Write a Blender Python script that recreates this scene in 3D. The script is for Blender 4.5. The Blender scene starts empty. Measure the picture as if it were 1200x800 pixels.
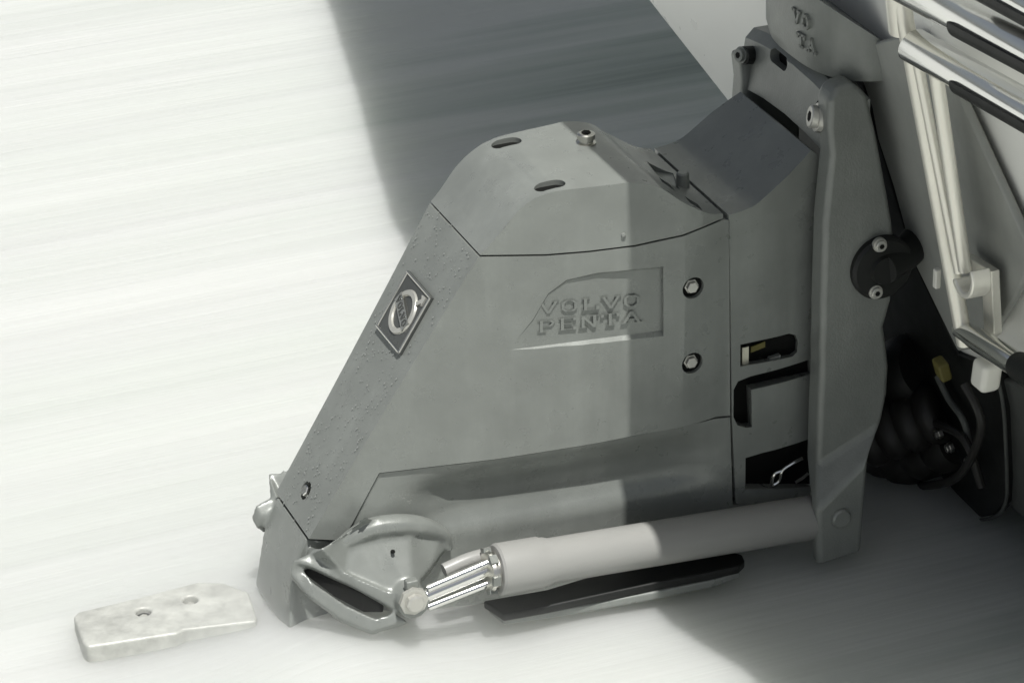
import bpy, bmesh, math, random
from mathutils import Vector, Matrix, noise
random.seed(7)
sc = bpy.context.scene
COL = sc.collection
V = Vector

# ------------------------------------------------------------------ camera
# world: X = towards the bow, Y = towards port (away from the camera), Z = up
F, CX, CY = 4000.0, 600.0, 400.0              # focal length and centre, photo pixels (1200 wide)
_s, _a, _b, _D = 0.2, 1800.0, 2000.0, 4.4
_vx = F * F / (_a - _b * _s)
AX = V((_vx, -_s * _vx, F)).normalized()
AY = V((-_a, -_b, F)); AY = (AY - AX * AX.dot(AY)).normalized()
AZ = AX.cross(AY)
def c2w(v): return V((AX.dot(v), AY.dot(v), AZ.dot(v)))
CAM = -c2w(V((100 / F, 0, 1)).normalized()) * _D
cam_data = bpy.data.cameras.new('camera')
cam = bpy.data.objects.new('camera', cam_data); COL.objects.link(cam)
r_, d_, f_ = c2w(V((1, 0, 0))), c2w(V((0, 1, 0))), c2w(V((0, 0, 1)))
m = Matrix((r_, -d_, -f_)).transposed().to_4x4(); m.translation = CAM
cam.matrix_world = m
cam_data.sensor_width = 36; cam_data.lens = 36 * F / 1200
cam_data.clip_start = 0.05; cam_data.clip_end = 1000
sc.camera = cam

# ------------------------------------------------------------------ light
SUN_EL = 70.0
sun_data = bpy.data.lights.new('sun', 'SUN')
sun_data.energy = 5.0; sun_data.angle = math.radians(0.35); sun_data.color = (1, .985, .95)
sun = bpy.data.objects.new('sun', sun_data); COL.objects.link(sun)
sdir = V((0.0, -math.cos(math.radians(SUN_EL)), math.sin(math.radians(SUN_EL))))
sun.rotation_euler = sdir.to_track_quat('Z', 'Y').to_euler(); sun.location = (0, -4, 6)
w = bpy.data.worlds.new('World'); sc.world = w; w.use_nodes = True
nt = w.node_tree; bg = nt.nodes['Background']
sky = nt.nodes.new('ShaderNodeTexSky'); sky.sky_type = 'NISHITA'; sky.sun_disc = False
sky.sun_elevation = math.radians(SUN_EL); sky.sun_rotation = math.pi
sky.dust_density = 2.0; sky.ozone_density = 0.8; sky.air_density = 0.9
hz = nt.nodes.new('ShaderNodeHueSaturation'); hz.inputs['Saturation'].default_value = .45      # thin bright haze
nt.links.new(sky.outputs[0], hz.inputs['Color']); nt.links.new(hz.outputs[0], bg.inputs[0]); bg.inputs[1].default_value = 0.062
sc.view_settings.view_transform = 'Standard'; sc.view_settings.look = 'None'
sc.view_settings.exposure = 0.0; sc.view_settings.gamma = 1.0
sc.cycles.max_bounces = 12; sc.cycles.diffuse_bounces = 6; sc.cycles.glossy_bounces = 6; sc.cycles.volume_bounces = 4

# ------------------------------------------------------------------ measuring helpers
def ray(px, py): return c2w(V(((px - CX) / F, (py - CY) / F, 1)))
def pl(px, py, p0, n):
    d = ray(px, py); n = V(n); return CAM + d * (n.dot(V(p0) - CAM) / n.dot(d))
def yp(px, py, y): return pl(px, py, (0, y, 0), (0, 1, 0))
def xp(px, py, x): return pl(px, py, (x, 0, 0), (1, 0, 0))
def zp(px, py, z): return pl(px, py, (0, 0, z), (0, 0, 1))
def Wd(x): return .103 + .06 * x - .12 * x * x         # half width of the drive along its length
def W2(x, z): return Wd(x) + z * min(.03, .03 + .2 * x)    # flanks twist: upright forward, leaning in aft
def sd(px, py, off=0.0):                               # a point on the drive's curved starboard flank
    y = -.1
    for i in range(14):
        p = yp(px, py, y); y = -(W2(p.x, p.z) + off)
    return p
def tr(px, py, off=0.0): return pl(px, py, (.45 - off, 0, 0), (1, 0, .23))   # the raked transom
def sxz(px, py):
    p = sd(px, py); return (p.x, p.z)
TRN = V((1, 0, .23)).normalized()

# ------------------------------------------------------------------ materials
def new_mat(name):
    m = bpy.data.materials.new(name); m.use_nodes = True
    return m, m.node_tree, m.node_tree.nodes['Principled BSDF']
def ramp(nt, stops):
    r = nt.nodes.new('ShaderNodeValToRGB'); e = r.color_ramp.elements
    while len(e) < len(stops): e.new(0.5)
    for k, (p, c) in enumerate(stops):
        e[k].position = p; e[k].color = (*c, 1) if len(c) == 3 else c
    return r
def objtex(nt, scale=(1, 1, 1)):
    tc = nt.nodes.new('ShaderNodeTexCoord'); mp = nt.nodes.new('ShaderNodeMapping')
    mp.inputs['Scale'].default_value = scale
    nt.links.new(tc.outputs['Object'], mp.inputs['Vector']); return mp.outputs['Vector']
def noise_n(nt, vec, scale, detail=4, rough=.55):
    n = nt.nodes.new('ShaderNodeTexNoise'); n.inputs['Scale'].default_value = scale
    n.inputs['Detail'].default_value = detail; n.inputs['Roughness'].default_value = rough
    nt.links.new(vec, n.inputs['Vector']); return n.outputs['Fac']
def surface(name, col, rough=.45, streak=0.0, metal=0.0, var=.12, vscale=9, bump=.05, bscale=260, stretch=(1, 1, 1), rvar=.1, coat=0.0, spec=.5):
    m, nt, p = new_mat(name)
    vec = objtex(nt, stretch)
    f = noise_n(nt, vec, vscale, 6, .6)
    lo = [c * (1 - var) for c in col]; hi = [min(1, c * (1 + var)) for c in col]
    r = ramp(nt, [(.3, lo), (.7, hi)]); nt.links.new(f, r.inputs[0])
    if streak:                                   # dried salt runs and scuffs
        fs = noise_n(nt, objtex(nt, (34, 34, 2.6)), 1.0, 5, .65); fb = noise_n(nt, objtex(nt), 5.5, 5, .6)
        mu = nt.nodes.new('ShaderNodeMath'); mu.operation = 'MULTIPLY'; nt.links.new(fs, mu.inputs[0]); nt.links.new(fb, mu.inputs[1])
        rs = ramp(nt, [(.22, (0, 0, 0)), (.42, (1, 1, 1))]); nt.links.new(mu.outputs[0], rs.inputs[0])
        mx = nt.nodes.new('ShaderNodeMix'); mx.data_type = 'RGBA'; mx.inputs[7].default_value = (*[min(1, c * 1.9 + .05) for c in col], 1)
        ms = nt.nodes.new('ShaderNodeMath'); ms.operation = 'MULTIPLY'; ms.inputs[1].default_value = streak; nt.links.new(rs.outputs[0], ms.inputs[0])
        nt.links.new(ms.outputs[0], mx.inputs[0]); nt.links.new(r.outputs[0], mx.inputs[6]); nt.links.new(mx.outputs[2], p.inputs['Base Color'])
    else: nt.links.new(r.outputs[0], p.inputs['Base Color'])
    p.inputs['Metallic'].default_value = metal
    p.inputs['Specular IOR Level'].default_value = spec
    mr = nt.nodes.new('ShaderNodeMapRange'); mr.inputs['To Min'].default_value = max(.02, rough - rvar); mr.inputs['To Max'].default_value = min(1, rough + rvar)
    f2 = noise_n(nt, vec, vscale * 3.1, 5); nt.links.new(f2, mr.inputs['Value']); nt.links.new(mr.outputs[0], p.inputs['Roughness'])
    if bump:
        b = nt.nodes.new('ShaderNodeBump'); b.inputs['Strength'].default_value = bump; b.inputs['Distance'].default_value = .002
        nt.links.new(noise_n(nt, vec, bscale, 3), b.inputs['Height']); nt.links.new(b.outputs[0], p.inputs['Normal'])
    if coat:
        p.inputs['Coat Weight'].default_value = coat; p.inputs['Coat Roughness'].default_value = .2
    return m
PAINT = surface('grey_drive_paint', (.206, .218, .203), rough=.31, streak=.12, metal=.14, var=.10, vscale=11, bump=.07, bscale=420, coat=.12, rvar=.16, spec=.42)
PAINT2 = surface('grey_casting_paint', (.190, .201, .186), rough=.38, streak=.12, metal=.14, var=.10, vscale=18, bump=.22, bscale=330)
CYL = surface('satin_barrel_paint', (.30, .30, .285), rough=.36, var=.05, vscale=20, bump=.05, stretch=(.3, 1, 1))
BLACK = surface('black_rubber_and_recess', (.012, .013, .012), rough=.5, var=.3, bump=.1, spec=.3)
DARK = surface('recess_dark', (.010, .0105, .0098), rough=.7, var=.3, bump=.1, spec=.08)  # near-black: real dark interiors, and painted-in shade down holes and slots
BROWN = surface('dark_bellows_rubber', (.016, .0155, .013), rough=.55, var=.3, bump=.15)
CHROME = surface('polished_steel', (.80, .80, .77), rough=.14, metal=1, var=.04, bump=0, rvar=.05)
STEEL = surface('satin_steel', (.66, .65, .60), rough=.3, metal=1, var=.08, bump=.05, rvar=.08)
CREAM = surface('brushed_stainless_tube', (.82, .80, .72), rough=.38, metal=.55, var=.08, vscale=12, bump=.06, stretch=(1, 1, .15))
BOLT = surface('bright_bolt', (.50, .495, .455), rough=.35, metal=.5, var=.1, bump=.1)
HULL = surface('white_gelcoat', (.86, .86, .815), rough=.3, var=.03, vscale=3, bump=0, coat=.3)
HULLD = surface('dark_grey', (.07, .074, .068), rough=.6, var=.2, vscale=10, bump=.2)
SHIELD = surface('grey_shield_paint', (.29, .298, .276), rough=.5, streak=.1, var=.10, vscale=10, bump=.2)
ZINC = surface('pale_zinc', (.45, .455, .42), rough=.55, metal=.2, var=.25, vscale=34, bump=.8, bscale=70, streak=.25)
WHITE = surface('white_plastic', (.74, .73, .66), rough=.4, var=.03, bump=0)
BADGE = surface('badge_enamel', (.05, .053, .05), rough=.3, var=.2, bump=.05, coat=.4)
YELLOW = surface('dull_yellow_plastic', (.13, .115, .03), rough=.6, var=.2)
LABELW = surface('pale_label', (.72, .70, .56), rough=.5, var=.1)

# ------------------------------------------------------------------ mesh helpers
def link(name, me, mat=None, parent=None):
    o = bpy.data.objects.new(name, me); COL.objects.link(o)
    if mat: me.materials.append(mat)
    if parent: setpar(o, parent)
    return o
def setpar(o, parent):
    o.parent = parent
    if parent.type == 'EMPTY': o.matrix_parent_inverse = Matrix.Translation(-parent.location)
def fin(bm, name, mat, parent=None, angle=32, bevel=0, seg=3, smooth=True):
    bmesh.ops.remove_doubles(bm, verts=bm.verts, dist=1e-6)
    bmesh.ops.recalc_face_normals(bm, faces=bm.faces)
    me = bpy.data.meshes.new(name); bm.to_mesh(me); bm.free()
    if smooth:
        for p in me.polygons: p.use_smooth = True
        me.set_sharp_from_angle(angle=math.radians(angle))
    o = link(name, me, mat, parent)
    if bevel:
        b = o.modifiers.new('bevel', 'BEVEL'); b.width = bevel; b.segments = seg; b.limit_method = 'ANGLE'
        b.angle_limit = math.radians(30); b.harden_normals = False; b.use_clamp_overlap = True
        wn = o.modifiers.new('normals', 'WEIGHTED_NORMAL'); wn.keep_sharp = False
        for p in me.polygons: p.use_smooth = True
        me.set_sharp_from_angle(angle=math.radians(180))
    return o
def prism_bm(near, far, bm=None):
    bm = bm or bmesh.new()
    a = [bm.verts.new(p) for p in near]; b = [bm.verts.new(p) for p in far]
    n = len(a)
    bm.faces.new(a); bm.faces.new(b[::-1])
    for k in range(n): bm.faces.new((a[k], b[k], b[(k + 1) % n], a[(k + 1) % n]))
    return bm
def extr(pts, d, bm=None):
    d = V(d); return prism_bm([V(p) for p in pts], [V(p) + d for p in pts], bm)
def box_bm(c, u, v, n, bm=None):
    c, u, v, n = V(c), V(u), V(v), V(n)
    return prism_bm([c - u - v + n, c + u - v + n, c + u + v + n, c - u + v + n], [c - u - v - n, c + u - v - n, c + u + v - n, c - u + v - n], bm)
def basis(ax):
    ax = V(ax).normalized(); t = V((0, 0, 1)) if abs(ax.z) < .9 else V((1, 0, 0))
    u = ax.cross(t).normalized(); return ax, u, ax.cross(u).normalized()
def lathe(p, ax, prof, n=32, bm=None, rot=0.0, ecc=1.0, uv=None):
    bm = bm or bmesh.new(); ax, u, v = basis(ax); p = V(p)
    if uv: u, v = uv
    rings = []
    for t, r in prof:
        rings.append([bm.verts.new(p + ax * t + (u * math.cos(rot + 2 * math.pi * k / n) + v * ecc * math.sin(rot + 2 * math.pi * k / n)) * r) for k in range(n)])
    for a, b in zip(rings, rings[1:]):
        for k in range(n): bm.faces.new((a[k], a[(k + 1) % n], b[(k + 1) % n], b[k]))
    bm.faces.new(rings[0][::-1]); bm.faces.new(rings[-1])
    return bm
def tube(pts, r, n=14, bm=None, sub=6):
    bm = bm or bmesh.new(); pts = [V(p) for p in pts]
    if len(pts) > 2 and sub > 1:
        q = []
        for i in range(len(pts) - 1):
            p0 = pts[max(i - 1, 0)]; p1 = pts[i]; p2 = pts[i + 1]; p3 = pts[min(i + 2, len(pts) - 1)]
            for k in range(sub):
                t = k / sub
                q.append(.5 * ((2 * p1) + (p2 - p0) * t + (2 * p0 - 5 * p1 + 4 * p2 - p3) * t * t + (3 * p1 - p0 - 3 * p2 + p3) * t ** 3))
        q.append(pts[-1]); pts = q
    rr = r if callable(r) else (lambda t: r)
    rings = []; prev = None
    for i, p in enumerate(pts):
        t = (pts[min(i + 1, len(pts) - 1)] - pts[max(i - 1, 0)]).normalized()
        if prev is None: _, u, v = basis(t)
        else:
            u = (prev - t * t.dot(prev)).normalized(); v = t.cross(u)
        prev = u
        R = rr(i / (len(pts) - 1))
        rings.append([bm.verts.new(p + (u * math.cos(2 * math.pi * k / n) + v * math.sin(2 * math.pi * k / n)) * R) for k in range(n)])
    for a, b in zip(rings, rings[1:]):
        for k in range(n): bm.faces.new((a[k], a[(k + 1) % n], b[(k + 1) % n], b[k]))
    bm.faces.new(rings[0][::-1]); bm.faces.new(rings[-1])
    return bm
def inset2(poly, g):
    n = len(poly); area = sum(poly[i][0] * poly[(i + 1) % n][1] - poly[(i + 1) % n][0] * poly[i][1] for i in range(n))
    s = 1 if area > 0 else -1; out = []
    for i in range(n):
        p0, p1, p2 = [V(poly[(i + k) % n]) for k in (-1, 0, 1)]
        d1 = (p1 - p0).normalized(); d2 = (p2 - p1).normalized()
        n1 = V((-d1.y, d1.x)) * s; n2 = V((-d2.y, d2.x)) * s
        b = n1 + n2; b = b / max(.35, b.length_squared / 2) if b.length > 1e-6 else n1
        out.append(tuple(p1 + b * g))
    return out
def flank_bm(poly, wfun, gap=0.0, xstep=.03, zstep=None):
    """solid with the given XZ outline whose two flanks follow +-wfun(x, z)"""
    if gap: poly = inset2(poly, gap)
    bm = prism_bm([(x, -1, z) for x, z in poly], [(x, 1, z) for x, z in poly])
    xs = [p[0] for p in poly]; zs = [p[1] for p in poly]
    x = min(xs) + xstep * .5
    while x < max(xs):
        bmesh.ops.bisect_plane(bm, geom=bm.verts[:] + bm.edges[:] + bm.faces[:], plane_co=(x, 0, 0), plane_no=(1, 0, 0), dist=1e-5); x += xstep
    if zstep:
        z = min(zs) + zstep * .5
        while z < max(zs):
            bmesh.ops.bisect_plane(bm, geom=bm.verts[:] + bm.edges[:] + bm.faces[:], plane_co=(0, 0, z), plane_no=(0, 0, 1), dist=1e-5); z += zstep
    for v in bm.verts: v.co.y = (1 if v.co.y > 0 else -1) * wfun(v.co.x, v.co.z)
    return bm
def spline2(pts, step=3.0):
    """smooth open pixel profile, evenly resampled"""
    q = []; P_ = [V(p) for p in pts]
    for i in range(len(P_) - 1):
        p0 = P_[max(i - 1, 0)]; p1 = P_[i]; p2 = P_[i + 1]; p3 = P_[min(i + 2, len(P_) - 1)]
        n = max(1, int((p2 - p1).length / step))
        for k in range(n):
            t = k / n
            q.append(tuple(.5 * ((2 * p1) + (p2 - p0) * t + (2 * p0 - 5 * p1 + 4 * p2 - p3) * t * t + (3 * p1 - p0 - 3 * p2 + p3) * t ** 3)))
    q.append(tuple(P_[-1])); return q
def cut(o, bm):
    """subtract a closed bmesh from object o, for good"""
    bmesh.ops.recalc_face_normals(bm, faces=bm.faces)
    me = bpy.data.meshes.new('t'); bm.to_mesh(me); bm.free()
    c = bpy.data.objects.new('t', me); COL.objects.link(c)
    keep = [(mm.name, mm.show_viewport) for mm in o.modifiers]
    for mm in o.modifiers: mm.show_viewport = False
    md = o.modifiers.new('b', 'BOOLEAN'); md.operation = 'DIFFERENCE'; md.solver = 'EXACT'; md.object = c
    bpy.context.view_layer.update()
    pc, pi = o.parent, o.matrix_parent_inverse.copy()
    new = bpy.data.meshes.new_from_object(o.evaluated_get(bpy.context.evaluated_depsgraph_get()))
    o.modifiers.remove(md); old = o.data; o.data = new; new.name = old.name
    for n_, s_ in keep: o.modifiers[n_].show_viewport = s_
    bpy.data.objects.remove(c); bpy.data.meshes.remove(me); bpy.data.meshes.remove(old)
def hexbolt(name, p, ax, r, h, mat, parent, n=6, socket=False):
    bm = lathe(p, ax, [(-.004, r * 1.25), (h * .25, r * 1.25), (h * .3, r), (h * .9, r), (h, r * .86)], n if not socket else 24)
    o = fin(bm, name, mat, parent, 25)
    if socket:
        fin(lathe(V(p) + V(ax).normalized() * (h + .0006), ax, [(-.001, r * .48), (0, r * .48)], 6), 'socket', DARK, o if parent.type == 'EMPTY' else parent, smooth=False)
    return o
def empty(name, loc, label, cat, group=None):
    o = bpy.data.objects.new(name, None); COL.objects.link(o); o.location = loc; o.empty_display_size = .1
    tag(o, label, cat, group); return o
def tag(o, label, cat, group=None):
    o['label'] = label; o['category'] = cat
    if group: o['group'] = group
# slab letters as strokes in a 1 x 1 cell: (x0, y0, x1, y1)
GLYPH = {'V': [(.05, 1, .5, 0), (.95, 1, .5, 0), (-.06, .97, .24, .97), (.76, .97, 1.06, .97)],
         'O': [(.12, .25, .12, .75), (.12, .75, .34, .97), (.34, .97, .66, .97), (.66, .97, .88, .75), (.88, .75, .88, .25), (.88, .25, .66, .03), (.66, .03, .34, .03), (.34, .03, .12, .25)],
         'L': [(.22, 1, .22, 0), (.05, .03, .95, .03), (.95, 0, .95, .3), (.05, .97, .42, .97)],
         'P': [(.22, 1, .22, 0), (.05, .97, .75, .97), (.75, .97, .92, .75), (.92, .75, .75, .48), (.75, .48, .22, .48), (.05, .03, .45, .03)],
         'E': [(.2, 1, .2, 0), (.05, .97, .92, .97), (.05, .03, .92, .03), (.2, .5, .7, .5), (.92, 1, .92, .78), (.92, 0, .92, .22)],
         'N': [(.16, 1, .16, 0), (.16, 1, .84, 0), (.84, 1, .84, 0), (-.02, .03, .36, .03), (.64, .97, 1.02, .97)],
         'T': [(.5, 1, .5, 0), (.04, .97, .96, .97), (.04, .97, .04, .72), (.96, .97, .96, .72), (.3, .03, .7, .03)],
         'A': [(.5, 1, .06, 0), (.5, 1, .94, 0), (.24, .36, .76, .36), (-.06, .03, .24, .03), (.76, .03, 1.06, .03)]}
def word(text, o, u, v, n, cw, h, pitch, th, depth, mat, parent, name='letter', place=None):
    o, u, v, n = V(o), V(u).normalized(), V(v).normalized(), V(n).normalized()
    for k, ch in enumerate(text):
        bm = bmesh.new()
        for (x0, y0, x1, y1) in GLYPH[ch]:
            a = V((k * pitch + x0 * cw, y0 * h)); b = V((k * pitch + x1 * cw, y1 * h))
            d = (b - a).normalized() * th * .35; a -= d; b += d
            s = V((-d.y, d.x)).normalized() * th / 2
            q = [a - s, b - s, b + s, a + s]
            f = place if place else (lambda t, dd: o + u * t.x + v * t.y + n * dd)
            prism_bm([f(t, depth) for t in q], [f(t, -.002) for t in q], bm)
        fin(bm, name, mat, parent, smooth=False)

# ================================================================== SETTING: water
WZ = -.312
def water_h(x, y):
    h = .016 * noise.noise(V((x * .5, y * 2.6, 3.1))) + .006 * noise.noise(V((x * .8 + 7, y * 8.5, 1.7))) + .0025 * noise.noise(V((x * 1.4, y * 24, 9.2)))
    # the wake heaps up a little against the drive leg
    d = math.hypot((x + .05) / .55, y / .2)
    h += .016 * math.exp(-d * d) * (1 + .5 * noise.noise(V((x * 6, y * 14, 0))))
    h += .042 * math.exp(-((x + .40) / .12) ** 2 - ((y + .10) / .09) ** 2)
    far = max(0, math.hypot(x, y) - 6)
    return h * math.exp(-far * .08)
def axis(lo, hi, step, big):
    a = [lo + step * i for i in range(int((hi - lo) / step) + 1)]
    s = step; x = a[-1]; up = []
    while x < big: s *= 1.35; x += s; up.append(x)
    s = step; x = a[0]; dn = []
    while x > -big: s *= 1.35; x -= s; dn.append(x)
    return dn[::-1] + a + up
xs = axis(-1.6, 1.4, .03, 260); ys = axis(-1.2, 3.4, .014, 260)
me = bpy.data.meshes.new('water')
me.from_pydata([(x, y, WZ + water_h(x, y)) for y in ys for x in xs], [],
               [(j * len(xs) + i, j * len(xs) + i + 1, (j + 1) * len(xs) + i + 1, (j + 1) * len(xs) + i) for j in range(len(ys) - 1) for i in range(len(xs) - 1)])
for p in me.polygons: p.use_smooth = True
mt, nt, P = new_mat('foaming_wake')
v1 = objtex(nt, (.40, 7.5, 1)); v2 = objtex(nt, (.9, 34, 1)); v3 = objtex(nt, (.22, 1.9, 1))
f1 = noise_n(nt, v1, 1.0, 5, .55); f2 = noise_n(nt, v2, 1.0, 4, .5); f3 = noise_n(nt, v3, 1.0, 3, .5)
def mth(op, a, b):
    n = nt.nodes.new('ShaderNodeMath'); n.operation = op
    for k, q in enumerate((a, b)):
        if isinstance(q, (int, float)): n.inputs[k].default_value = q
        else: nt.links.new(q, n.inputs[k])
    return n.outputs[0]
s_ = mth('ADD', mth('ADD', mth('MULTIPLY', f1, .52), mth('MULTIPLY', f2, .13)), mth('MULTIPLY', f3, .35))
# foam thickens astern of the drive and thins out alongside the hull
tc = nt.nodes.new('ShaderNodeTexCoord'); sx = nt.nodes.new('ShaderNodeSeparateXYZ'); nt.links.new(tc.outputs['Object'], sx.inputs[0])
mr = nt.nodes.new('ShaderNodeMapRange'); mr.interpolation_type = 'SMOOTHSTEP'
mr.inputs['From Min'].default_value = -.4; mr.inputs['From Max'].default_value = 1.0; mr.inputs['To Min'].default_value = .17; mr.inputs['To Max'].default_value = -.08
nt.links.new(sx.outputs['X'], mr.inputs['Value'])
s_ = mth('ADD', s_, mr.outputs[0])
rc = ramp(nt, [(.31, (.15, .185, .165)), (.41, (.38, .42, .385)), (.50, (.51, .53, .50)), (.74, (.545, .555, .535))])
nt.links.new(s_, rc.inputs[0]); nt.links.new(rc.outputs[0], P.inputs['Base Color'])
P.inputs['Roughness'].default_value = .5; P.inputs['Specular IOR Level'].default_value = .35
P.inputs['Subsurface Weight'].default_value = .9; P.inputs['Subsurface Radius'].default_value = (1, 1, .95); P.inputs['Subsurface Scale'].default_value = .38
bp = nt.nodes.new('ShaderNodeBump'); bp.inputs['Strength'].default_value = .22; bp.inputs['Distance'].default_value = .02
nt.links.new(f2, bp.inputs['Height']); nt.links.new(bp.outputs[0], P.inputs['Normal'])
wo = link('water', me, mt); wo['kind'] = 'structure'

# ================================================================== boat hull
hull = empty('boat_hull', (.9, 0, WZ), 'white boat hull with raked transom behind the grey drive', 'boat')
def trp(y, z, off=0.0): return V((.45 - off - .23 * z, y, z))
def keel(y): return -.088 + .294 * abs(y)
HB = .66
outl = [(-1.1, keel(1.1)), (0, keel(0)), (1.1, keel(1.1)), (1.1, .46), (HB, 1.02), (-HB, 1.02), (-1.1, .46)]
bm = prism_bm([trp(y, z, .014) for y, z in outl], [trp(y, z, .014) + V((6.0, 0, .0)) for y, z in outl])
transom = fin(bm, 'transom', HULL, hull, bevel=.012)
# added unseen slab on posts, edge shaped to shade the drive and wake
edge = [(-1.25, .07), (-1.01, .05), (-.86, .012), (-.72, 0), (-.36, -.004), (-.1, .03), (.15, .07), (.43, .11), (.628, .16), (.877, .219), (1.188, .289), (1.44, .344), (1.7, .43), (1.9, .56), (2.0, .8)]
pts = [V((x, y, 1.5)) for y, x in edge] + [V((1.4, 2.0, 1.5)), V((1.4, -1.25, 1.5))]
fin(extr(pts, (0, 0, .06)), 'shade_slab', HULL, hull, bevel=.01)
for y in (-.58, .58):
    fin(tube([(1.2, y, .99), (1.1, y * 1.15, 1.25), (1.05, y * 1.35, 1.52)], .03, 14), 'shade_slab_post', CREAM, hull)
# dark grey panel under the V of the transom
lp = [(-.62, keel(.62) - .012), (-.0, keel(0) - .012), (.35, keel(.35) - .012), (.3, -.25), (-.62, -.25)]
fin(prism_bm([trp(y, z, .008) for y, z in lp], [trp(y, z, .008) + V((.5, 0, 0)) for y, z in lp]), 'lower_dark_panel', HULLD, hull, bevel=.006)

# ================================================================== transom shield
shield = empty('transom_shield', tr(1090, 400, .03), 'grey painted transom shield plate behind the ladder stiles', 'mounting plate')
opx = [(985, 60), (1010, 94), (1021, 125), (1028, 162), (1046, 217), (1071, 308), (1122, 412), (1150, 408), (1188, 352), (1203, 318), (1201, 282), (1108, 80), (1070, 40)]
op = [tr(x, y, .034) for x, y in opx]
plate = fin(extr(op, TRN * .012), 'plate', SHIELD, shield, bevel=.004)
rim = [tr(x, y, .019) for x, y in [(1122, 414), (1148, 424), (1166, 442), (1175, 480), (1179, 560), (1177, 590), (1165, 604), (1140, 608), (1110, 600), (1040, 578), (900, 560), (880, 330), (960, 60), (1012, 100), (1030, 165), (1073, 310)]]
fin(extr(rim, TRN * .02), 'recess_dark_sheet', BLACK, shield, bevel=.004)  # flat black sheet stands in for the shaded recess
rimpts = [tr(x, y, .021) for x, y in [(1148, 422), (1167, 442), (1176, 480), (1180, 560), (1178, 590), (1166, 605), (1140, 609), (1110, 601), (1050, 582)]]
fin(tube(rimpts, .0026, 8), 'recess_rim', HULLD, shield)
# bellows and hoses in the dark recess
def bellows(a, b, r, k, mat):
    a, b = V(a), V(b); L = (b - a).length; prof = []
    for i in range(k):
        prof += [(L * i / k, r * .84), (L * (i + .25) / k, r), (L * (i + .75) / k, r)]
    prof.append((L, r * .84))
    return fin(lathe(a, b - a, prof, 28), 'bellows', mat, shield, 50)
bellows(tr(1010, 515, .12), tr(1105, 480, .02), .042, 4, BROWN)
bellows(tr(1005, 560, .10), tr(1120, 520, .015), .034, 5, BROWN)
bellows(tr(960, 470, .12), tr(1080, 430, .02), .05, 4, BLACK)
for k, (pp, r) in enumerate([([(1098, 440), (1112, 468), (1130, 495), (1140, 540)], .0045), ([(1066, 452), (1090, 490), (1130, 515), (1150, 570)], .006), ([(1130, 450), (1150, 500), (1120, 560), (1060, 570)], .006)]):
    fin(tube([tr(x, y, .035 + .01 * k) for x, y in pp], r, 10), 'hose', BROWN if k else HULLD, shield)
fin(box_bm(tr(1104, 432, .05), (0, .011, .002), (-.004, 0, .013), TRN * .008), 'drain_plug', YELLOW, shield, bevel=.004)
for x, y in [(1100, 508), (1113, 524), (1136, 540)]:
    hexbolt('bolt', tr(x, y, .05), -TRN, .006, .006, STEEL, shield)

# steering helmet on top of the shield
hel = empty('steering_helmet', (.34, 0, .34), 'rounded grey casting with raised lettering above the fork', 'casting')
bm = bmesh.new(); rings = []
NSEG = 26
for (z, xa, hw, xf) in [(.352, .268, .128, .40), (.372, .262, .134, .41), (.45, .258, .128, .41), (.56, .262, .118, .40), (.68, .28, .105, .39), (.70, .29, .098, .385)]:
    ring = [bm.verts.new((xf, -hw, z))]
    for k in range(NSEG + 1):
        a = math.pi * k / NSEG
        e = .72
        cx_ = math.copysign(abs(math.cos(a)) ** e, math.cos(a)); sx_ = abs(math.sin(a)) ** e
        ring.append(bm.verts.new((xf - .03 - (xf - .03 - xa) * sx_, -hw * cx_, z)))
    ring.append(bm.verts.new((xf, hw, z))); rings.append(ring)
for a, b in zip(rings, rings[1:]):
    for k in range(len(a)): bm.faces.new((a[k], a[(k + 1) % len(a)], b[(k + 1) % len(a)], b[k]))
bm.faces.new(rings[0][::-1]); bm.faces.new(rings[-1])
t0, t1 = yp(955, 0, -.125), yp(1045, 55, -.125)
cn = (t1 - t0).cross(V((0, 1, 0))).normalized()
if cn.z < 0: cn = -cn
res = bmesh.ops.bisect_plane(bm, geom=bm.verts[:] + bm.edges[:] + bm.faces[:], plane_co=t0, plane_no=cn, clear_outer=True, dist=1e-5)
bmesh.ops.holes_fill(bm, edges=[e for e in bm.edges if e.is_boundary])
hb = fin(bm, 'helmet_body', PAINT2, hel, 50)
def helmet_surf(px, py):
    # first hit of the view ray with the casting
    d = ray(px, py).normalized()
    bpy.context.view_layer.update()
    ok, loc, nor, _ = hb.ray_cast(hb.matrix_world.inverted() @ CAM, d)
    return (loc if ok else xp(px, py, .27)), (nor if ok else V((-1, 0, 0)))
for (txt, px, py) in [('VO', 926, 30), ('TA', 932, 58)]:
    p, n = helmet_surf(px + 14, py - 8)
    u = V((0, 0, 1)).cross(n).normalized(); vv = n.cross(u)
    word(txt, p - u * .018 - vv * .009, u, vv, n, .015, .017, .021, .0035, .003, PAINT2, hel)

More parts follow.
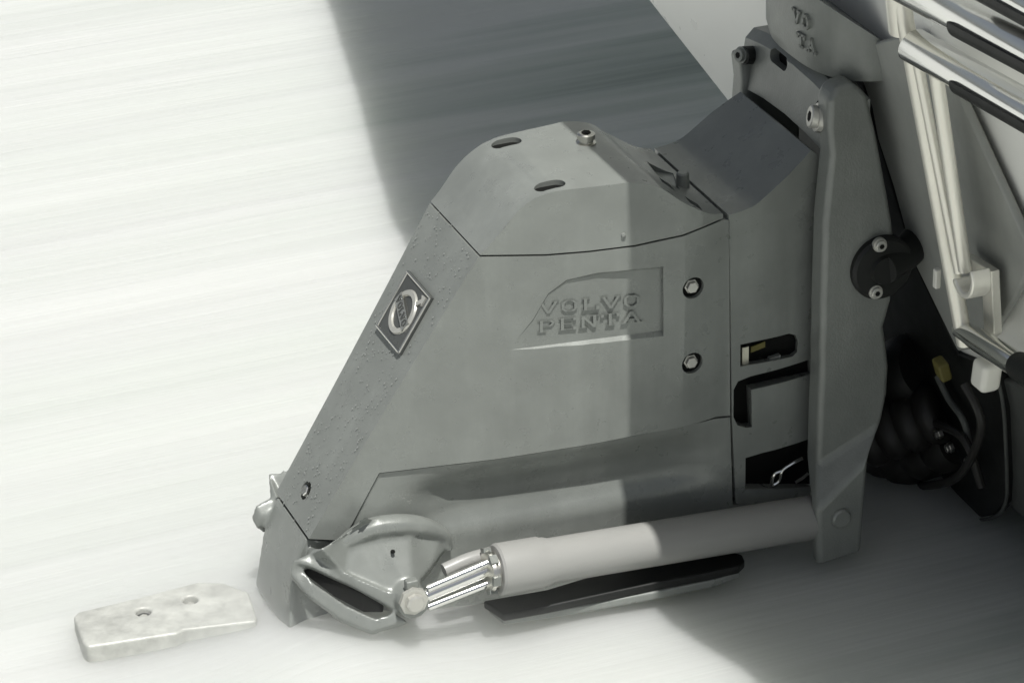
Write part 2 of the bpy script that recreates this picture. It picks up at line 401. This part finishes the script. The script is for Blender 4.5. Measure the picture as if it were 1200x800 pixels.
# ================================================================== gimbal fork
fork = empty('suspension_fork', (.29, 0, -.33), 'grey forked bracket carrying the drive, with lugs for the trim rams', 'bracket')
rows = [((980, 104), (1000, 97), -.138), ((972, 118), (1017, 112), -.142), ((971, 150), (1027, 152), -.145), ((974, 182), (1033, 184), -.145),
        ((968, 240), (1043, 238), -.144), ((966, 262), (1047, 262), -.150), ((965, 300), (1050, 290), -.151), ((963, 360), (1046, 352), -.151), ((963, 385), (1037, 384), -.150), ((962, 405), (1040, 405), -.149), ((962, 430), (1043, 430), -.149), ((960, 480), (1041, 462), -.148), ((958, 545), (1034, 496), -.146), ((958, 598), (1019, 536), -.182), ((959, 664), (1010, 648), -.182)]
for s in (1, -1):
    bm = bmesh.new(); G = []
    for (l, r, y) in (rows if s > 0 else rows[2:]):
        a, b = yp(*l, y), yp(*r, y)
        th = .036 if y > -.17 else .022
        q = [a, b, b + V((0, th, 0)), a + V((0, th, 0))]
        G.append([bm.verts.new((p.x, p.y * s, p.z)) for p in q])
    for a, b in zip(G, G[1:]):
        for k in range(4): bm.faces.new((a[k], a[(k + 1) % 4], b[(k + 1) % 4], b[k]))
    bm.faces.new(G[0]); bm.faces.new(G[-1][::-1])
    leg = fin(bm, 'fork_leg', PAINT2, fork, bevel=.009, seg=4)
    c = yp(985, 606, -.182); c.y *= s
    fin(lathe(c, (0, -s, 0), [(-.03, .0135), (.004, .0135), (.0065, .011)], 28), 'pivot_pin', PAINT2, leg)
# cross bar with its oval slot
cs = [(.262, .272), (.272, .338), (.284, .350), (.312, .350), (.312, .272)]
bm = bmesh.new(); G = []
for y in (-.138, -.10, -.06, 0, .06, .10, .138):
    drop = .012 * (abs(y) / .128) ** 2
    G.append([bm.verts.new((x, y, z - drop)) for x, z in cs])
for a, b in zip(G, G[1:]):
    for k in range(5): bm.faces.new((a[k], a[(k + 1) % 5], b[(k + 1) % 5], b[k]))
bm.faces.new(G[0]); bm.faces.new(G[-1][::-1])
bar = fin(bm, 'cross_bar', PAINT2, fork, bevel=.007)
sc_ = xp(913, 70, .272)
def slot_pts(c, u, v, L, r, n=8):
    u, v = V(u).normalized(), V(v).normalized(); o = []
    for s in (1, -1):
        for k in range(n + 1):
            a = -math.pi / 2 + math.pi * k / n
            o.append(V(c) + u * (s * L + s * math.cos(a) * r) + v * (s * math.sin(a) * r))
    return o
face_n = V((-.98, 0, .2))
up_ = V((.2, 0, .98))
cut(bar, extr([p + face_n * .03 for p in slot_pts(sc_, (0, 1, 0), up_, .016, .009)], -face_n * .046))
fin(extr([p - face_n * .013 for p in slot_pts(sc_, (0, 1, 0), up_, .0165, .0095)], -face_n * .004), 'slot_dark_fill', DARK, bar)
for s in (1, -1):
    p = V((.254, .112 * s, .312))
    ax = V((-.93, -.22 * s, .2))
    fin(lathe(p + V((.004, .003 * -s, 0)), ax, [(-.016, .021 if s < 0 else .012), (.003, .021 if s < 0 else .012), (.0035, .0195 if s < 0 else .0105), (-.002, .019 if s < 0 else .010)], 28), 'bolt_seat', BLACK, bar)
    hexbolt('bolt', p, ax, .0145 if s < 0 else .009, .012 if s < 0 else .006, BOLT if s < 0 else PAINT2, bar, socket=True)
# rubber boot disc over the pivot
c = yp(1032, 312, -.152)
disc = fin(lathe(c, (0, -1, 0), [(-.01, .043), (.006, .043), (.010, .039), (.011, .02), (.016, .018), (.016, .012)], 40), 'pivot_cap', BLACK, fork, 30)
fin(tube([c + V((.0, -.006, 0)), c + V((.05, .02, .004)), c + V((.11, .08, .0))], .022, 16), 'pivot_boot', BLACK, fork)
for x, y in [(1031, 287), (1026, 342)]:
    hexbolt('bolt', yp(x, y, -.163), (0, -1, 0), .0075, .006, BOLT, disc, n=10, socket=True)

# ================================================================== the stern drive
drive = empty('stern_drive', (-.1, 0, WZ), 'grey cast boat stern drive with wet faceted housing and round badge', 'stern drive')
def w_up(x, z):
    return W2(x, z) - .0045 * math.exp(-((x - .128) / .022) ** 2) + .0022 * math.exp(-((x - .07) / .03) ** 2)
A_, B_ = sxz(560, 300), sxz(360, 632)
low_seam = [(401, 634), (413, 615), (445, 555), (512, 547), (580, 539), (700, 520), (790, 502), (840, 491), (858, 489)]
top_seam = [(857, 258), (850, 258), (825, 266), (800, 275), (745, 288), (690, 295), (640, 299)]
up_poly = [A_, B_] + [sxz(*p) for p in low_seam] + [sxz(*p) for p in top_seam]
GAP = .0013
upper = fin(flank_bm(up_poly, w_up, GAP), 'upper_housing', PAINT, drive, bevel=.0032)
# shallow wedge pocket for the lettering, deepest at its forward end
pk = [(596, 410), (626, 374), (644, 344), (665, 329), (702, 321), (776, 314), (776, 387)]
pkn = [(578, 417), (612, 374), (630, 342), (656, 322), (698, 313), (779, 309), (780, 406)]
near = [sd(x, y, .012) for x, y in pkn]
dep = [.0003, .001, .0016, .002, .003, .0052, .0052]
far = [sd(x, y, -d) for (x, y), d in zip(pk, dep)]
pbm = prism_bm(near, far); bmesh.ops.triangulate(pbm, faces=pbm.faces)
cut(upper, pbm)
bolts_px = [(812, 337), (811, 425)]
for x, y in bolts_px:
    p = sd(x, y)
    cut(upper, lathe(p + V((0, -.02, 0)), (0, 1, 0), [(0, .0155), (.028, .0145)], 20))
for x, y in bolts_px:
    p = sd(x, y)
    fin(lathe(p + V((0, .006, 0)), (0, -1, 0), [(0, .0143), (.001, .0143)], 20), 'bolt_pocket', DARK, upper)
    hexbolt('bolt', p + V((0, .006, 0)), (0, -1, 0), .0078, .0075, BOLT, upper)
# bolt hole low on the aft face
nA = V((-(A_[1] - B_[1]), 0, (A_[0] - B_[0]))).normalized(); vA = V((A_[0] - B_[0], 0, A_[1] - B_[1])).normalized()
def aft(px, py, off=0.0): return pl(px, py, V((B_[0], 0, B_[1])) + nA * off, nA)
q = aft(357, 574)
cut(upper, lathe(q + nA * .02, -nA, [(0, .013), (.035, .012)], 20))
fin(lathe(q - nA * .012, nA, [(0, .0118), (.001, .0118)], 20), 'bolt_pocket', DARK, upper)
hexbolt('bolt', q - nA * .011, nA, .0075, .012, CHROME, upper)
# raised words in the pocket
def pocket_place(px0, py0, px1, py1, h_px):
    def f(t, d):
        # t.x runs 0..1 along the baseline, t.y 0..1 up
        x = px0 + (px1 - px0) * t.x; y = py0 + (py1 - py0) * t.x - h_px * t.y
        k = (x - 590) / 190
        return sd(x, y, d - .0006 - .0042 * k)
    return f
for txt, b0, b1 in [('VOLVO', (633, 368), (752, 358)), ('PENTA', (630, 390), (752, 377))]:
    place = pocket_place(*b0, *b1, 13.5)
    word(txt, (0, 0, 0), (1, 0, 0), (0, 1, 0), (0, 0, 1),   .165, 1.0, .205, .030, .0015, PAINT, upper, place=lambda t, d, P_=place: P_(t, d))

# dark inner body that shows only as the thin shut lines
core_px = [(600, 290), (402, 620), (440, 630), (700, 590), (860, 580), (930, 560), (930, 240), (885, 262), (850, 266), (800, 262), (740, 244), (650, 250)]
fin(flank_bm([sxz(*p) for p in core_px], lambda x, z: W2(x, z) - .036), 'inner_body', DARK, drive)

# top cover
cov_px = [(560, 300), (576, 283), (591, 265), (604, 251), (615, 242), (629, 233.5), (642, 229), (656, 225.5), (716, 218.5), (737, 215.5), (772, 219), (800, 235), (830, 249), (850, 251)]
cov_poly = [sxz(*p) for p in spline2(cov_px[:9], 5) + [(730, 216.8)] + spline2(cov_px[9:], 5)] + [sxz(850, 258), sxz(825, 266), sxz(800, 275), sxz(745, 288), sxz(690, 295), sxz(640, 299)]
cover = fin(flank_bm(cov_poly, lambda x, z: w_up(x, z) - .02 * max(0, z - .235) / .03 * .35, GAP), 'top_cover', PAINT, drive, bevel=.0035)
zt = sd(656, 225.5)
holes = []
for s in (-1, 1):
    c = zp(643, 217, .266); bpy.context.view_layer.update()
    hit = cover.ray_cast(V((c.x - .02, .0715 * s, 1)), V((0, 0, -1))) if s < 0 else (False,)
    c = V((c.x, .0715 * s, hit[1].z if hit[0] else slot_z)); slot_z = c.z
    pts = slot_pts(c, (1, 0, 0), (0, 1, 0), .0085, .0115)
    cut(cover, extr([p + V((0, 0, .02)) for p in pts], (0, 0, -.055)))
    fin(extr([p + V((0, 0, -.0035)) for p in slot_pts(c, (1, 0, 0), (0, 1, 0), .0085, .0117)], (0, 0, -.02)), 'slot_dark_fill', DARK, cover)  # dark plug close under the top imitates shade inside the slot
c = zp(687, 170, .2635)
fin(lathe(c, (0, 0, 1), [(-.004, .0125), (.004, .0125), (.005, .009), (.009, .009), (.0095, .0115), (.0155, .0115), (.017, .009)], 20), 'filler_cap', STEEL, cover, 30)
fin(lathe(c + V((0, 0, .0168)), (0, 0, 1), [(0, .006), (.0015, .006)], 6), 'cap_socket', DARK, cover)
fin(lathe(sd(731, 276, .0), (0, -1, 0), [(-.003, .0035), (.001, .003), (.0018, .0015)], 14), 'sensor_dimple', PAINT, cover)
# ribs and hoses lying in the saddle
for pp in ([(757, 181), (789, 186), (797, 211), (770, 203)], [(772, 208), (786, 212), (792, 222), (776, 217)], [(802, 222), (818, 226), (824, 236), (808, 232)]):
    cut(cover, extr([zp(x, y, .226) + V((0, 0, .05)) for x, y in pp], (0, 0, -.072)))
fin(lathe(zp(800, 205, .222), (0, 0, 1), [(-.02, .009), (.002, .008), (.004, .006)], 20), 'saddle_boss', PAINT2, cover)

# neck
neck_px = [(853, 252), (868, 248), (885, 241), (897, 232), (957, 180), (966, 186), (970, 215), (965, 300), (962, 430), (960, 560), (955, 590), (862, 592), (857.5, 489), (854.5, 260)]
neck = fin(flank_bm([sxz(*p) for p in spline2(neck_px[:4], 5) + [(925, 207.5)] + neck_px[4:]], lambda x, z: .1075 + .03 * z - .012 * max(0, (x - .22)) / .05 - .004 * max(0, (z - .2)) / .05, GAP), 'neck_housing', PAINT, drive, bevel=.005)
def nk(px, py, off=0.0): return yp(px, py, -.1085 - off)
def nkcut(px_list, depth): cut(neck, prism_bm([nk(x, y, .02) for x, y in px_list], [nk(x, y) + V((0, depth, 0)) for x, y in px_list]))
def nkliner(px_list, depth):
    cx_ = sum(p[0] for p in px_list) / len(px_list); cy_ = sum(p[1] for p in px_list) / len(px_list)
    pts = [nk(cx_ + (x - cx_) * 1.0, cy_ + (y - cy_) * 1.0) + V((0, depth - .0008, 0)) for x, y in px_list]
    fin(extr(pts, (0, -.001, 0)), 'slot_dark_fill', DARK, neck, smooth=False)
S1 = [(872, 408), (930, 395.5), (938, 398), (941, 406), (940, 418), (934, 423), (872, 434)]
nkcut(S1, .022); nkliner(S1, .022)
S2 = [(958, 428), (885, 446), (870, 452), (865, 462), (865, 494), (870, 504), (880, 507), (887, 506), (886, 462), (958, 446)]
nkcut(S2, .03); nkliner(S2, .03)
S3 = [(880, 543), (900, 537), (962, 522), (962, 580), (880, 580)]
nkcut(S3, .035); nkliner(S3, .035)
fin(box_bm(nk(878, 421) + V((0, .012, 0)), (.0045, 0, 0), (0, .001, 0), (0, 0, .012)), 'label_strip', LABELW, neck, smooth=False)
fin(box_bm(nk(894, 412) + V((0, .015, 0)), (.010, 0, .002), (0, .001, 0), (0, 0, .004)), 'label_strip', YELLOW, neck, smooth=False)
fin(box_bm(nk(912, 424) + V((0, .012, 0)), (.008, 0, .001), (0, .004, 0), (0, 0, .0035)), 'latch_block', PAINT2, neck, bevel=.001)
fin(tube([nk(x, y) + V((0, .012, 0)) for x, y in [(945, 541), (932, 548), (921, 556), (917, 568), (909, 572), (912, 560), (921, 556)]], .0024, 8), 'wire_clip', CHROME, neck)
fin(tube([nk(x, y) + V((0, .02, 0)) for x, y in [(955, 562), (948, 568), (940, 573)]], .002, 8), 'wire_clip', STEEL, neck)

# lower housing, its flank tucked in below the seam
zs_ = {}
def sm(a, b, t):
    t = max(0, min(1, (t - a) / (b - a))); return t * t * (3 - 2 * t)
def w_low(x, z):
    seam = -.083 + (-.087 + .083) * (x + .325) / .46
    d = seam - z
    tuck = .022 * sm(.004, .055, d) * (1 - .6 * sm(.085, .105, d))
    tuck *= (1 - sm(.085, .118, x)) * sm(-.33, -.22, x)
    return W2(x, z) - .0035 - tuck
lo_px = low_seam[1:] + [(861, 592)]
b0 = sxz(861, 592)
lo_poly = [sxz(*p) for p in low_seam] + [b0, (.20, b0[1]), (.20, -.50), (-.30, -.50), (-.385, -.40), (-.40, -.26)]
lower = fin(flank_bm(lo_poly, w_low, GAP, zstep=.012), 'lower_housing', PAINT, drive, 40)
# nose casting below the aft face with the two slotted steering arms
bm = flank_bm([(B_[0], B_[1] - .003), (-.379, -.178), (-.33, -.11), (-.27, -.13), (-.27, -.36), (-.43, -.37), (-.457, -.29), (-.446, -.213)], lambda x, z: .058 + .012 * sm(-.2, -.3, z))
def addbar(bm, path, r, flat=1.0):
    tube(path, r, 10, bm, 5)
for s in (1, -1):
    def A3(px, py, y):
        p = yp(px, py, -y); return V((p.x, p.y * s, p.z))
    # slotted arm: upper and lower strap round a long slot, running out to the ram eye
    def strap(A, B, tv):
        for k in range(len(A) - 1):
            fw = 1.0 if s > 0 else .91
            q = [A3(a_[0], a_[1], a_[2]) for a_ in (A[k], A[k + 1], B[k + 1], B[k])]
            q = [V((p.x, p.y * fw, p.z)) for p in q]
            extr(q, tv, bm)
    tv = (.004, .012 * s, -.013)
    strap([(342, 657, .079), (362, 648, .080), (405, 670, .112), (455, 693, .136), (476, 690, .145)], [(350, 662, .080), (364, 663, .093), (407, 684, .113), (450, 707, .136), (462, 715, .141)], tv)
    strap([(352, 663, .080), (366, 681, .1), (405, 708, .12), (440, 724, .138), (462, 717, .142)], [(339, 672, .082), (360, 696, .104), (400, 726, .125), (436, 740, .143), (478, 727, .15)], tv)
    strap([(342, 657, .079), (352, 663, .080)], [(339, 672, .082), (354, 668, .082)], tv)
    # web that fills between the body, the shoulder and the arm
    web = [A3(362, 640, .056), A3(376, 642, .106), A3(412, 624, .082), A3(432, 613, .078), A3(480, 607, .082), A3(518, 616, .078), A3(528, 634, .078), A3(506, 664, .11), A3(484, 690, .14), A3(456, 696, .134), A3(404, 673, .107), A3(360, 652, .074), A3(425, 604, .110), A3(450, 606, .080)]
    for grp in ([0, 1, 10, 11], [1, 2, 10], [1, 2, 12], [2, 3, 12, 13], [2, 9, 10], [2, 3, 9], [3, 8, 9], [3, 4, 7, 8], [4, 5, 6, 7]):
        hb_ = bmesh.new()
        for k in grp:
            p = web[k]; hb_.verts.new(p); hb_.verts.new(p + V((.006, .030 * s, -.030)))
        bmesh.ops.convex_hull(hb_, input=hb_.verts)
        tmp = bpy.data.meshes.new('t'); hb_.to_mesh(tmp); hb_.free(); bm.from_mesh(tmp); bpy.data.meshes.remove(tmp)
    # shoulder ridge
    addbar(bm, [A3(390, 646, .082), A3(412, 630, .083), A3(440, 618, .082), A3(485, 615, .086), A3(518, 626, .082), A3(526, 644, .082)], lambda t: .007 + .008 * math.sin(math.pi * min(1, t * 1.1)))
    eye_ = A3(484, 705, .152)
    lathe(eye_ + V((0, .045 * s, 0)), (0, -s, 0), [(0, .021), (.052, .021)], 20, bm)
bmesh.ops.recalc_face_normals(bm, faces=bm.faces)
nose = fin(bm, 'nose_casting', PAINT, drive)
rm = nose.modifiers.new('remesh', 'REMESH'); rm.mode = 'VOXEL'; rm.voxel_size = .0024; rm.use_smooth_shade = True
sm_ = nose.modifiers.new('smooth', 'SMOOTH'); sm_.factor = .5; sm_.iterations = 9
for s in (1, -1):
    c = yp(485, 704, -.164); c.y *= s
    fin(lathe(c, (0, -s, 0), [(-.004, .019), (.002, .019), (.0025, .0125), (.009, .0125), (.0105, .010)], 8), 'ram_bolt', BOLT, nose, 25)
    sl = [yp(x, y, -yy) + V((0, .012, 0)) for x, y, yy in [(354, 662, .080), (385, 674, .10), (425, 690, .128), (455, 703, .14), (452, 722, .142), (430, 722, .136), (396, 704, .115), (362, 678, .090)]]
    sl = [V((p.x, p.y * s, p.z)) for p in sl]
    sbm = bmesh.new()
    for p in sl: sbm.verts.new(p); sbm.verts.new(p + V((.003, .006 * s, -.003)))
    bmesh.ops.convex_hull(sbm, input=sbm.verts)
    fin(sbm, 'slot_dark_fill', DARK, nose, smooth=False)  # dark sheet behind the arm slot in place of its shade
    c = yp(482, 684, -.155); c.y *= s
    fin(box_bm(c, (.008, 0, 0), (0, .006, 0), (0, 0, .007)), 'lock_tab', PAINT2, nose, bevel=.002)
    for x, y in [(461, 646), ]:
        p = yp(x, y, -.112); p.y *= s
        fin(lathe(p, (-.1, -s, .5), [(-.006, .0025), (.0, .0025)], 12), 'drain_hole', DARK, nose)
# round badge on the aft face
ec = aft(473, 364); ec.y = 0
eu = V((0, -1, 0)); ev = vA; en = nA
EH = .040
badge = fin(box_bm(ec + en * .001, eu * (EH + .002), ev * (EH + .002), en * .0022), 'badge', BADGE, drive, bevel=.001)
def fr(a, b, t): return ec + eu * a + ev * b + en * t
for (a0, b0_, a1, b1_) in [(-EH, -EH, EH, -EH), (EH, -EH, EH, EH), (EH, EH, -EH, EH), (-EH, EH, -EH, -EH)]:
    fin(tube([fr(a0, b0_, .0035), fr(a1, b1_, .0035)], .0019, 8, sub=1), 'badge_frame', STEEL, badge)
bm = bmesh.new(); rings = []
for k in range(48):
    a = 2 * math.pi * k / 48
    ring = []
    for (rr, hh) in [(.0215, .003), (.0225, .0058), (.0285, .0058), (.0300, .003)]:
        ring.append(bm.verts.new(fr(math.cos(a) * rr, math.sin(a) * rr, hh)))
    rings.append(ring)
for k in range(48):
    a, b = rings[k], rings[(k + 1) % 48]
    for j in range(3): bm.faces.new((a[j], a[j + 1], b[j + 1], b[j]))
fin(bm, 'badge_ring', BOLT, badge, 40)
# arrow of the mark, upper right
c45 = math.sqrt(.5)
fin(prism_bm([fr(*p, .0058) for p in [(.019, .023), (.023, .019), (.031, .027), (.034, .024), (.035, .036), (.023, .035), (.027, .031)]],
             [fr(*p, .003) for p in [(.019, .023), (.023, .019), (.031, .027), (.034, .024), (.035, .036), (.023, .035), (.027, .031)]]), 'badge_arrow', BOLT, badge, smooth=False)
du, dv = V((.93, -.37)), V((.37, .93))
def bb(a, b, t): return fr(du.x * a + dv.x * b, du.y * a + dv.y * b, t)
fin(prism_bm([bb(*p, .0065) for p in [(-.0285, -.0075), (.0285, -.0075), (.0285, .0075), (-.0285, .0075)]], [bb(*p, .003) for p in [(-.0285, -.0075), (.0285, -.0075), (.0285, .0075), (-.0285, .0075)]]), 'badge_band', STEEL, badge, smooth=False)
word('VOLVO', bb(-.0255, -.0045, .0065), eu * du.x + ev * du.y, eu * dv.x + ev * dv.y, en, .0085, .009, .0106, .0014, .0008, BADGE, badge)

# side plate under the ram: pale edge, black rubber top
zpl = -.272
tp = [(566, 703), (580, 712), (590, 719), (640, 710), (700, 697), (770, 682), (830, 671), (866, 663), (873, 656), (870, 649), (846, 642), (760, 654), (640, 690)]
fin(extr([zp(x, y, zpl) for x, y in tp], (0, 0, -.012)), 'rubber_pad', BLACK, drive, bevel=.003)
lp = [(572, 708), (590, 723), (640, 716), (700, 706), (770, 693), (840, 678), (868, 667), (846, 645), (640, 692)]
fin(extr([zp(x, y, zpl - .0125) for x, y in lp], (0, .0, -.012)), 'ventilation_plate', PAINT, drive, bevel=.003)

# beads of water on the wet faces
bm = bmesh.new()
def bead(p, n, r, st):
    n, u, v = basis(n)
    rng = []
    g = st.normalized() if st else u
    g = (g - n * n.dot(g)).normalized(); h = n.cross(g)
    el = random.uniform(1.0, 1.5)
    for (rad, hh) in ((1.0, 0.0), (.8, .32), (.42, .5)):
        rng.append([bm.verts.new(p + (g * math.cos(2 * math.pi * k / 8) * el + h * math.sin(2 * math.pi * k / 8)) * r * rad + n * r * hh * .8) for k in range(8)])
    top = bm.verts.new(p + n * r * .43)
    for a, b in zip(rng, rng[1:]):
        for k in range(8): bm.faces.new((a[k], a[(k + 1) % 8], b[(k + 1) % 8], b[k]))
    for k in range(8): bm.faces.new((rng[-1][k], rng[-1][(k + 1) % 8], top))
for i in range(520):
    t = random.random() ** .9; p = V((B_[0], 0, B_[1])) + vA * (.43 * t)
    wdt = (.052 + .028 * t)
    p.y = random.uniform(-wdt, wdt)
    if abs((p - ec).dot(vA)) < .046 and abs(p.y) < .046: continue
    bead(p, nA, random.choice([.0005, .0006, .0008, .0010, .0013]), -vA)
for i in range(150):
    x, y = random.uniform(380, 745), random.uniform(305, 545)
    if y > 553 - (x - 447) * .155 - 6 or x < 372 + (632 - y) * .604 + 8: continue
    if x > 585 and 305 < y < 420: continue
    bead(sd(x, y), V((0, -1, 0)), random.choice([.0005, .0006, .0008]), V((0, 0, -1)))
mt, nt, P = new_mat('water_bead'); P.inputs['Base Color'].default_value = (.225, .237, .222, 1); P.inputs['Roughness'].default_value = .07
P.inputs['Specular IOR Level'].default_value = .7; P.inputs['Coat Weight'].default_value = .5; P.inputs['Coat Roughness'].default_value = .03
beads = fin(bm, 'water_beads', mt, drive, 80); beads['kind'] = 'stuff'

# ================================================================== trim ram
ram = empty('trim_ram', yp(680, 660, -.15), 'pale grey hydraulic trim ram along the drive side, lit at its aft half', 'hydraulic ram')
a, b = yp(580, 667.5, -.15), yp(968, 603, -.15)
ax = (b - a).normalized(); L = (b - a).length
fin(lathe(a, ax, [(0, .026), (.001, .031), (.004, .0335), (.060, .0335), (.064, .0315), (.068, .0315), (.075, .0292), (L - .02, .0292), (L - .016, .027), (L, .027)], 56), 'barrel', CYL, ram, 30)
fin(lathe(a - ax * .013, ax, [(0, .021), (.002, .026), (.006, .027), (.007, .0235), (.0135, .0235)], 40), 'gland_nut', STEEL, ram, 25)
for k in range(6):
    an = 2 * math.pi * k / 6; _, u, v_ = basis(ax)
    fin(box_bm(a - ax * .008 + (u * math.cos(an) + v_ * math.sin(an)) * .0262, ax * .005, (u * math.cos(an) + v_ * math.sin(an)) * .003, (-u * math.sin(an) + v_ * math.cos(an)) * .006), 'gland_lug', PAINT2, ram, smooth=False)
eye = yp(484, 705, -.15)
rod = fin(tube([eye + V((.012, 0, .004)), a - ax * .004 + V((0, 0, .004))], .0085, 24, sub=1), 'piston_rod', CHROME, ram)
for dz, dy in ((.016, -.004), (-.014, -.004)):
    fin(tube([eye + V((.018, dy, dz * .9 + .003)), a - ax * .006 + V((0, dy, dz))], .0052, 12, sub=1), 'oil_pipe', CHROME, ram)
fin(tube([yp(520, 668, -.128), yp(550, 655, -.125), yp(585, 646, -.122)], .009, 12), 'hose_sleeve', CYL, ram)

# ================================================================== zinc anode lying astern at the water
anode = empty('zinc_anode', zp(195, 730, -.31), 'pale pitted zinc anode bar low in the white foam astern', 'anode')
top = [(86, 722), (92, 716), (160, 700), (232, 681), (262, 682), (291, 693), (301, 722), (300, 727), (215, 737), (208, 741), (103, 757), (97, 752)]
tz = [zp(x, y, -.287) for x, y in top]
body = fin(extr(tz, (0, 0, -.05)), 'anode_bar', ZINC, anode, bevel=.0035)
for x, y in [(168, 716), (223, 702)]:
    c = zp(x, y, -.287)
    cut(body, lathe(c + V((0, 0, .02)), (0, 0, -1), [(0, .0105), (.05, .009)], 20))
    if x < 200: fin(lathe(c + V((0, 0, -.009)), (0, 0, 1), [(0, .0104), (.001, .0104)], 20), 'hole_dark_disc', DARK, anode)  # dark disc laid in to make the hole look shaded
    hexbolt('bolt', c + V((0, 0, -.016)), (0, 0, 1), .006, .009, BOLT, anode)

# ================================================================== boarding ladder
lad = empty('boarding_ladder', tr(1128, 400, .09), 'stainless boarding ladder with black treads hanging on the transom', 'ladder')
o_ = .085
for (p, q, r) in [((1045, -60), (1131, 402), .0105), ((1069, 40), (1124, 318), .0065), ((1094, 66), (1131, 316), .0085)]:
    fin(tube([tr(*p, o_), tr(*q, o_)], r, 20, sub=1), 'stile', CREAM, lad)
a, b = tr(1052, -10, o_), tr(1057, 37, o_)
fin(lathe(a, b - a, [(0, .0155), ((b - a).length - .002, .0155), ((b - a).length, .012)], 24), 'collar', CREAM, lad)
def rung(p0, p1, off, hw, hh, t0):
    a, b = tr(*p0, off), tr(*p1, off); ax = (b - a).normalized()
    u = V((-.76, 0, -.65)); u = (u - ax * ax.dot(u)).normalized(); n = ax.cross(u)
    if n.z < 0: n = -n
    r = fin(lathe(a, b - a, [(0, hw * .9), (.003, hw), ((b - a).length, hw)], 36, uv=(u, n), ecc=hh / hw), 'rung', CHROME, lad, 40)
    # black tread sleeve around the aft edge
    c = a + (b - a) * t0; bm = bmesh.new(); G = []
    for t in (0, .004, 1):
        p = c + (b - c) * (t if t == 1 else t) ; ring = []
        k_ = 0.93 if t == 0 else 1.0
        for i in range(13):
            an = math.radians(-80 + 120 * i / 12)
            ring.append((p, an, k_))
        G.append([bm.verts.new(p + u * math.cos(an) * (hw + .004) * k + n * math.sin(an) * (hh + .004) * k) for p, an, k in ring] +
                 [bm.verts.new(p + u * math.cos(an) * (hw - .001) + n * math.sin(an) * (hh - .001)) for p, an, k in ring[::-1]])
    for g, h in zip(G, G[1:]):
        m_ = len(g)
        for i in range(m_): bm.faces.new((g[i], g[(i + 1) % m_], h[(i + 1) % m_], h[i]))
    bm.faces.new(G[0]); bm.faces.new(G[-1][::-1])
    fin(bm, 'tread', BLACK, r, 40)
    return r
rung((1068, 52), (1300, 182), o_ + .01, .021, .015, .30)
rung((1056, -22), (1300, 105), o_ + .02, .024, .017, .34)
rung((1085, -60), (1300, 55), o_ + .01, .020, .015, .30)
# foot: stub rung, white pad, clevis
a, b = tr(1124, 384, o_), tr(1260, 470, o_)
stub = fin(lathe(a, b - a, [(0, .008), (.002, .0115), (.05, .0145), ((b - a).length * .52, .0155)], 28), 'stub', CHROME, lad, 40)
fin(lathe(a + (b - a) * .521, b - a, [(0, .0165), (.003, .0172), ((b - a).length * .478, .0172)], 28), 'tread', BLACK, stub, 40)
c = tr(1156, 438, o_ - .01)
fin(box_bm(c, (0, .017, 0), (0, -.003, .021), (.014, 0, 0)), 'foot_pad', WHITE, lad, bevel=.008)
bm = bmesh.new(); cc = tr(1140, 322, o_ + .005); G = []
for i in range(15):
    an = math.radians(-150 + 190 * i / 14)
    d = V((-.12, -math.cos(an), math.sin(an)))
    G.append([bm.verts.new(cc + d * r + V((dx, 0, 0))) for r, dx in ((.019, -.012), (.027, -.012), (.027, .014), (.019, .014))])
for g, h in zip(G, G[1:]):
    for i in range(4): bm.faces.new((g[i], g[(i + 1) % 4], h[(i + 1) % 4], h[i]))
bm.faces.new(G[0]); bm.faces.new(G[-1][::-1])
fin(bm, 'clevis', CREAM, lad, bevel=.0025)
fin(extr([tr(x, y, .045) for x, y in [(1136, 296), (1143, 298), (1172, 316), (1175, 390), (1163, 398), (1160, 325), (1138, 306)]], (-.012, 0, 0)), 'hinge_plate', CREAM, lad, bevel=.002)
fin(box_bm(tr(1098, 326, .08), (0, .0045, 0), (0, 0, .013), (.004, 0, 0)), 'stop_tab', WHITE, lad, bevel=.002)

# ================================================================== spray hanging over the wake round the drive's foot
bm = box_bm((-.30, -.05, WZ + .05), (.75, 0, 0), (0, .55, 0), (0, 0, .105))
spray = fin(bm, 'spray', None, None, smooth=False); spray['kind'] = 'stuff'; spray['label'] = 'thin white spray drifting low over the wake round the drive'
mt = bpy.data.materials.new('spray_mist'); mt.use_nodes = True; nt = mt.node_tree
for n in list(nt.nodes):
    if n.type != 'OUTPUT_MATERIAL': nt.nodes.remove(n)
out = nt.nodes['Material Output']
pv = nt.nodes.new('ShaderNodeVolumePrincipled'); pv.inputs['Color'].default_value = (.97, .98, .97, 1); pv.inputs['Anisotropy'].default_value = .1
tc = nt.nodes.new('ShaderNodeTexCoord'); sx = nt.nodes.new('ShaderNodeSeparateXYZ'); nt.links.new(tc.outputs['Object'], sx.inputs[0])
def sq(sock, c, r): 
    a = mth('DIVIDE', mth('SUBTRACT', sock, c), r); return mth('MULTIPLY', a, a)
hz_ = mth('DIVIDE', mth('SUBTRACT', sx.outputs['Z'], WZ), -.026)
hor = mth('MULTIPLY', mth('ADD', sq(sx.outputs['X'], -.44, .22), sq(sx.outputs['Y'], -.06, .22)), -1)
e1 = mth('EXPONENT', mth('ADD', hz_, hor), 0)
wisp = noise_n(nt, objtex(nt, (3, 16, 10)), 1.0, 2, .5)
nt.links.new(mth('MULTIPLY', mth('MULTIPLY', e1, wisp), 34), pv.inputs['Density'])
nt.links.new(pv.outputs[0], out.inputs['Volume'])
spray.data.materials.clear(); spray.data.materials.append(mt)
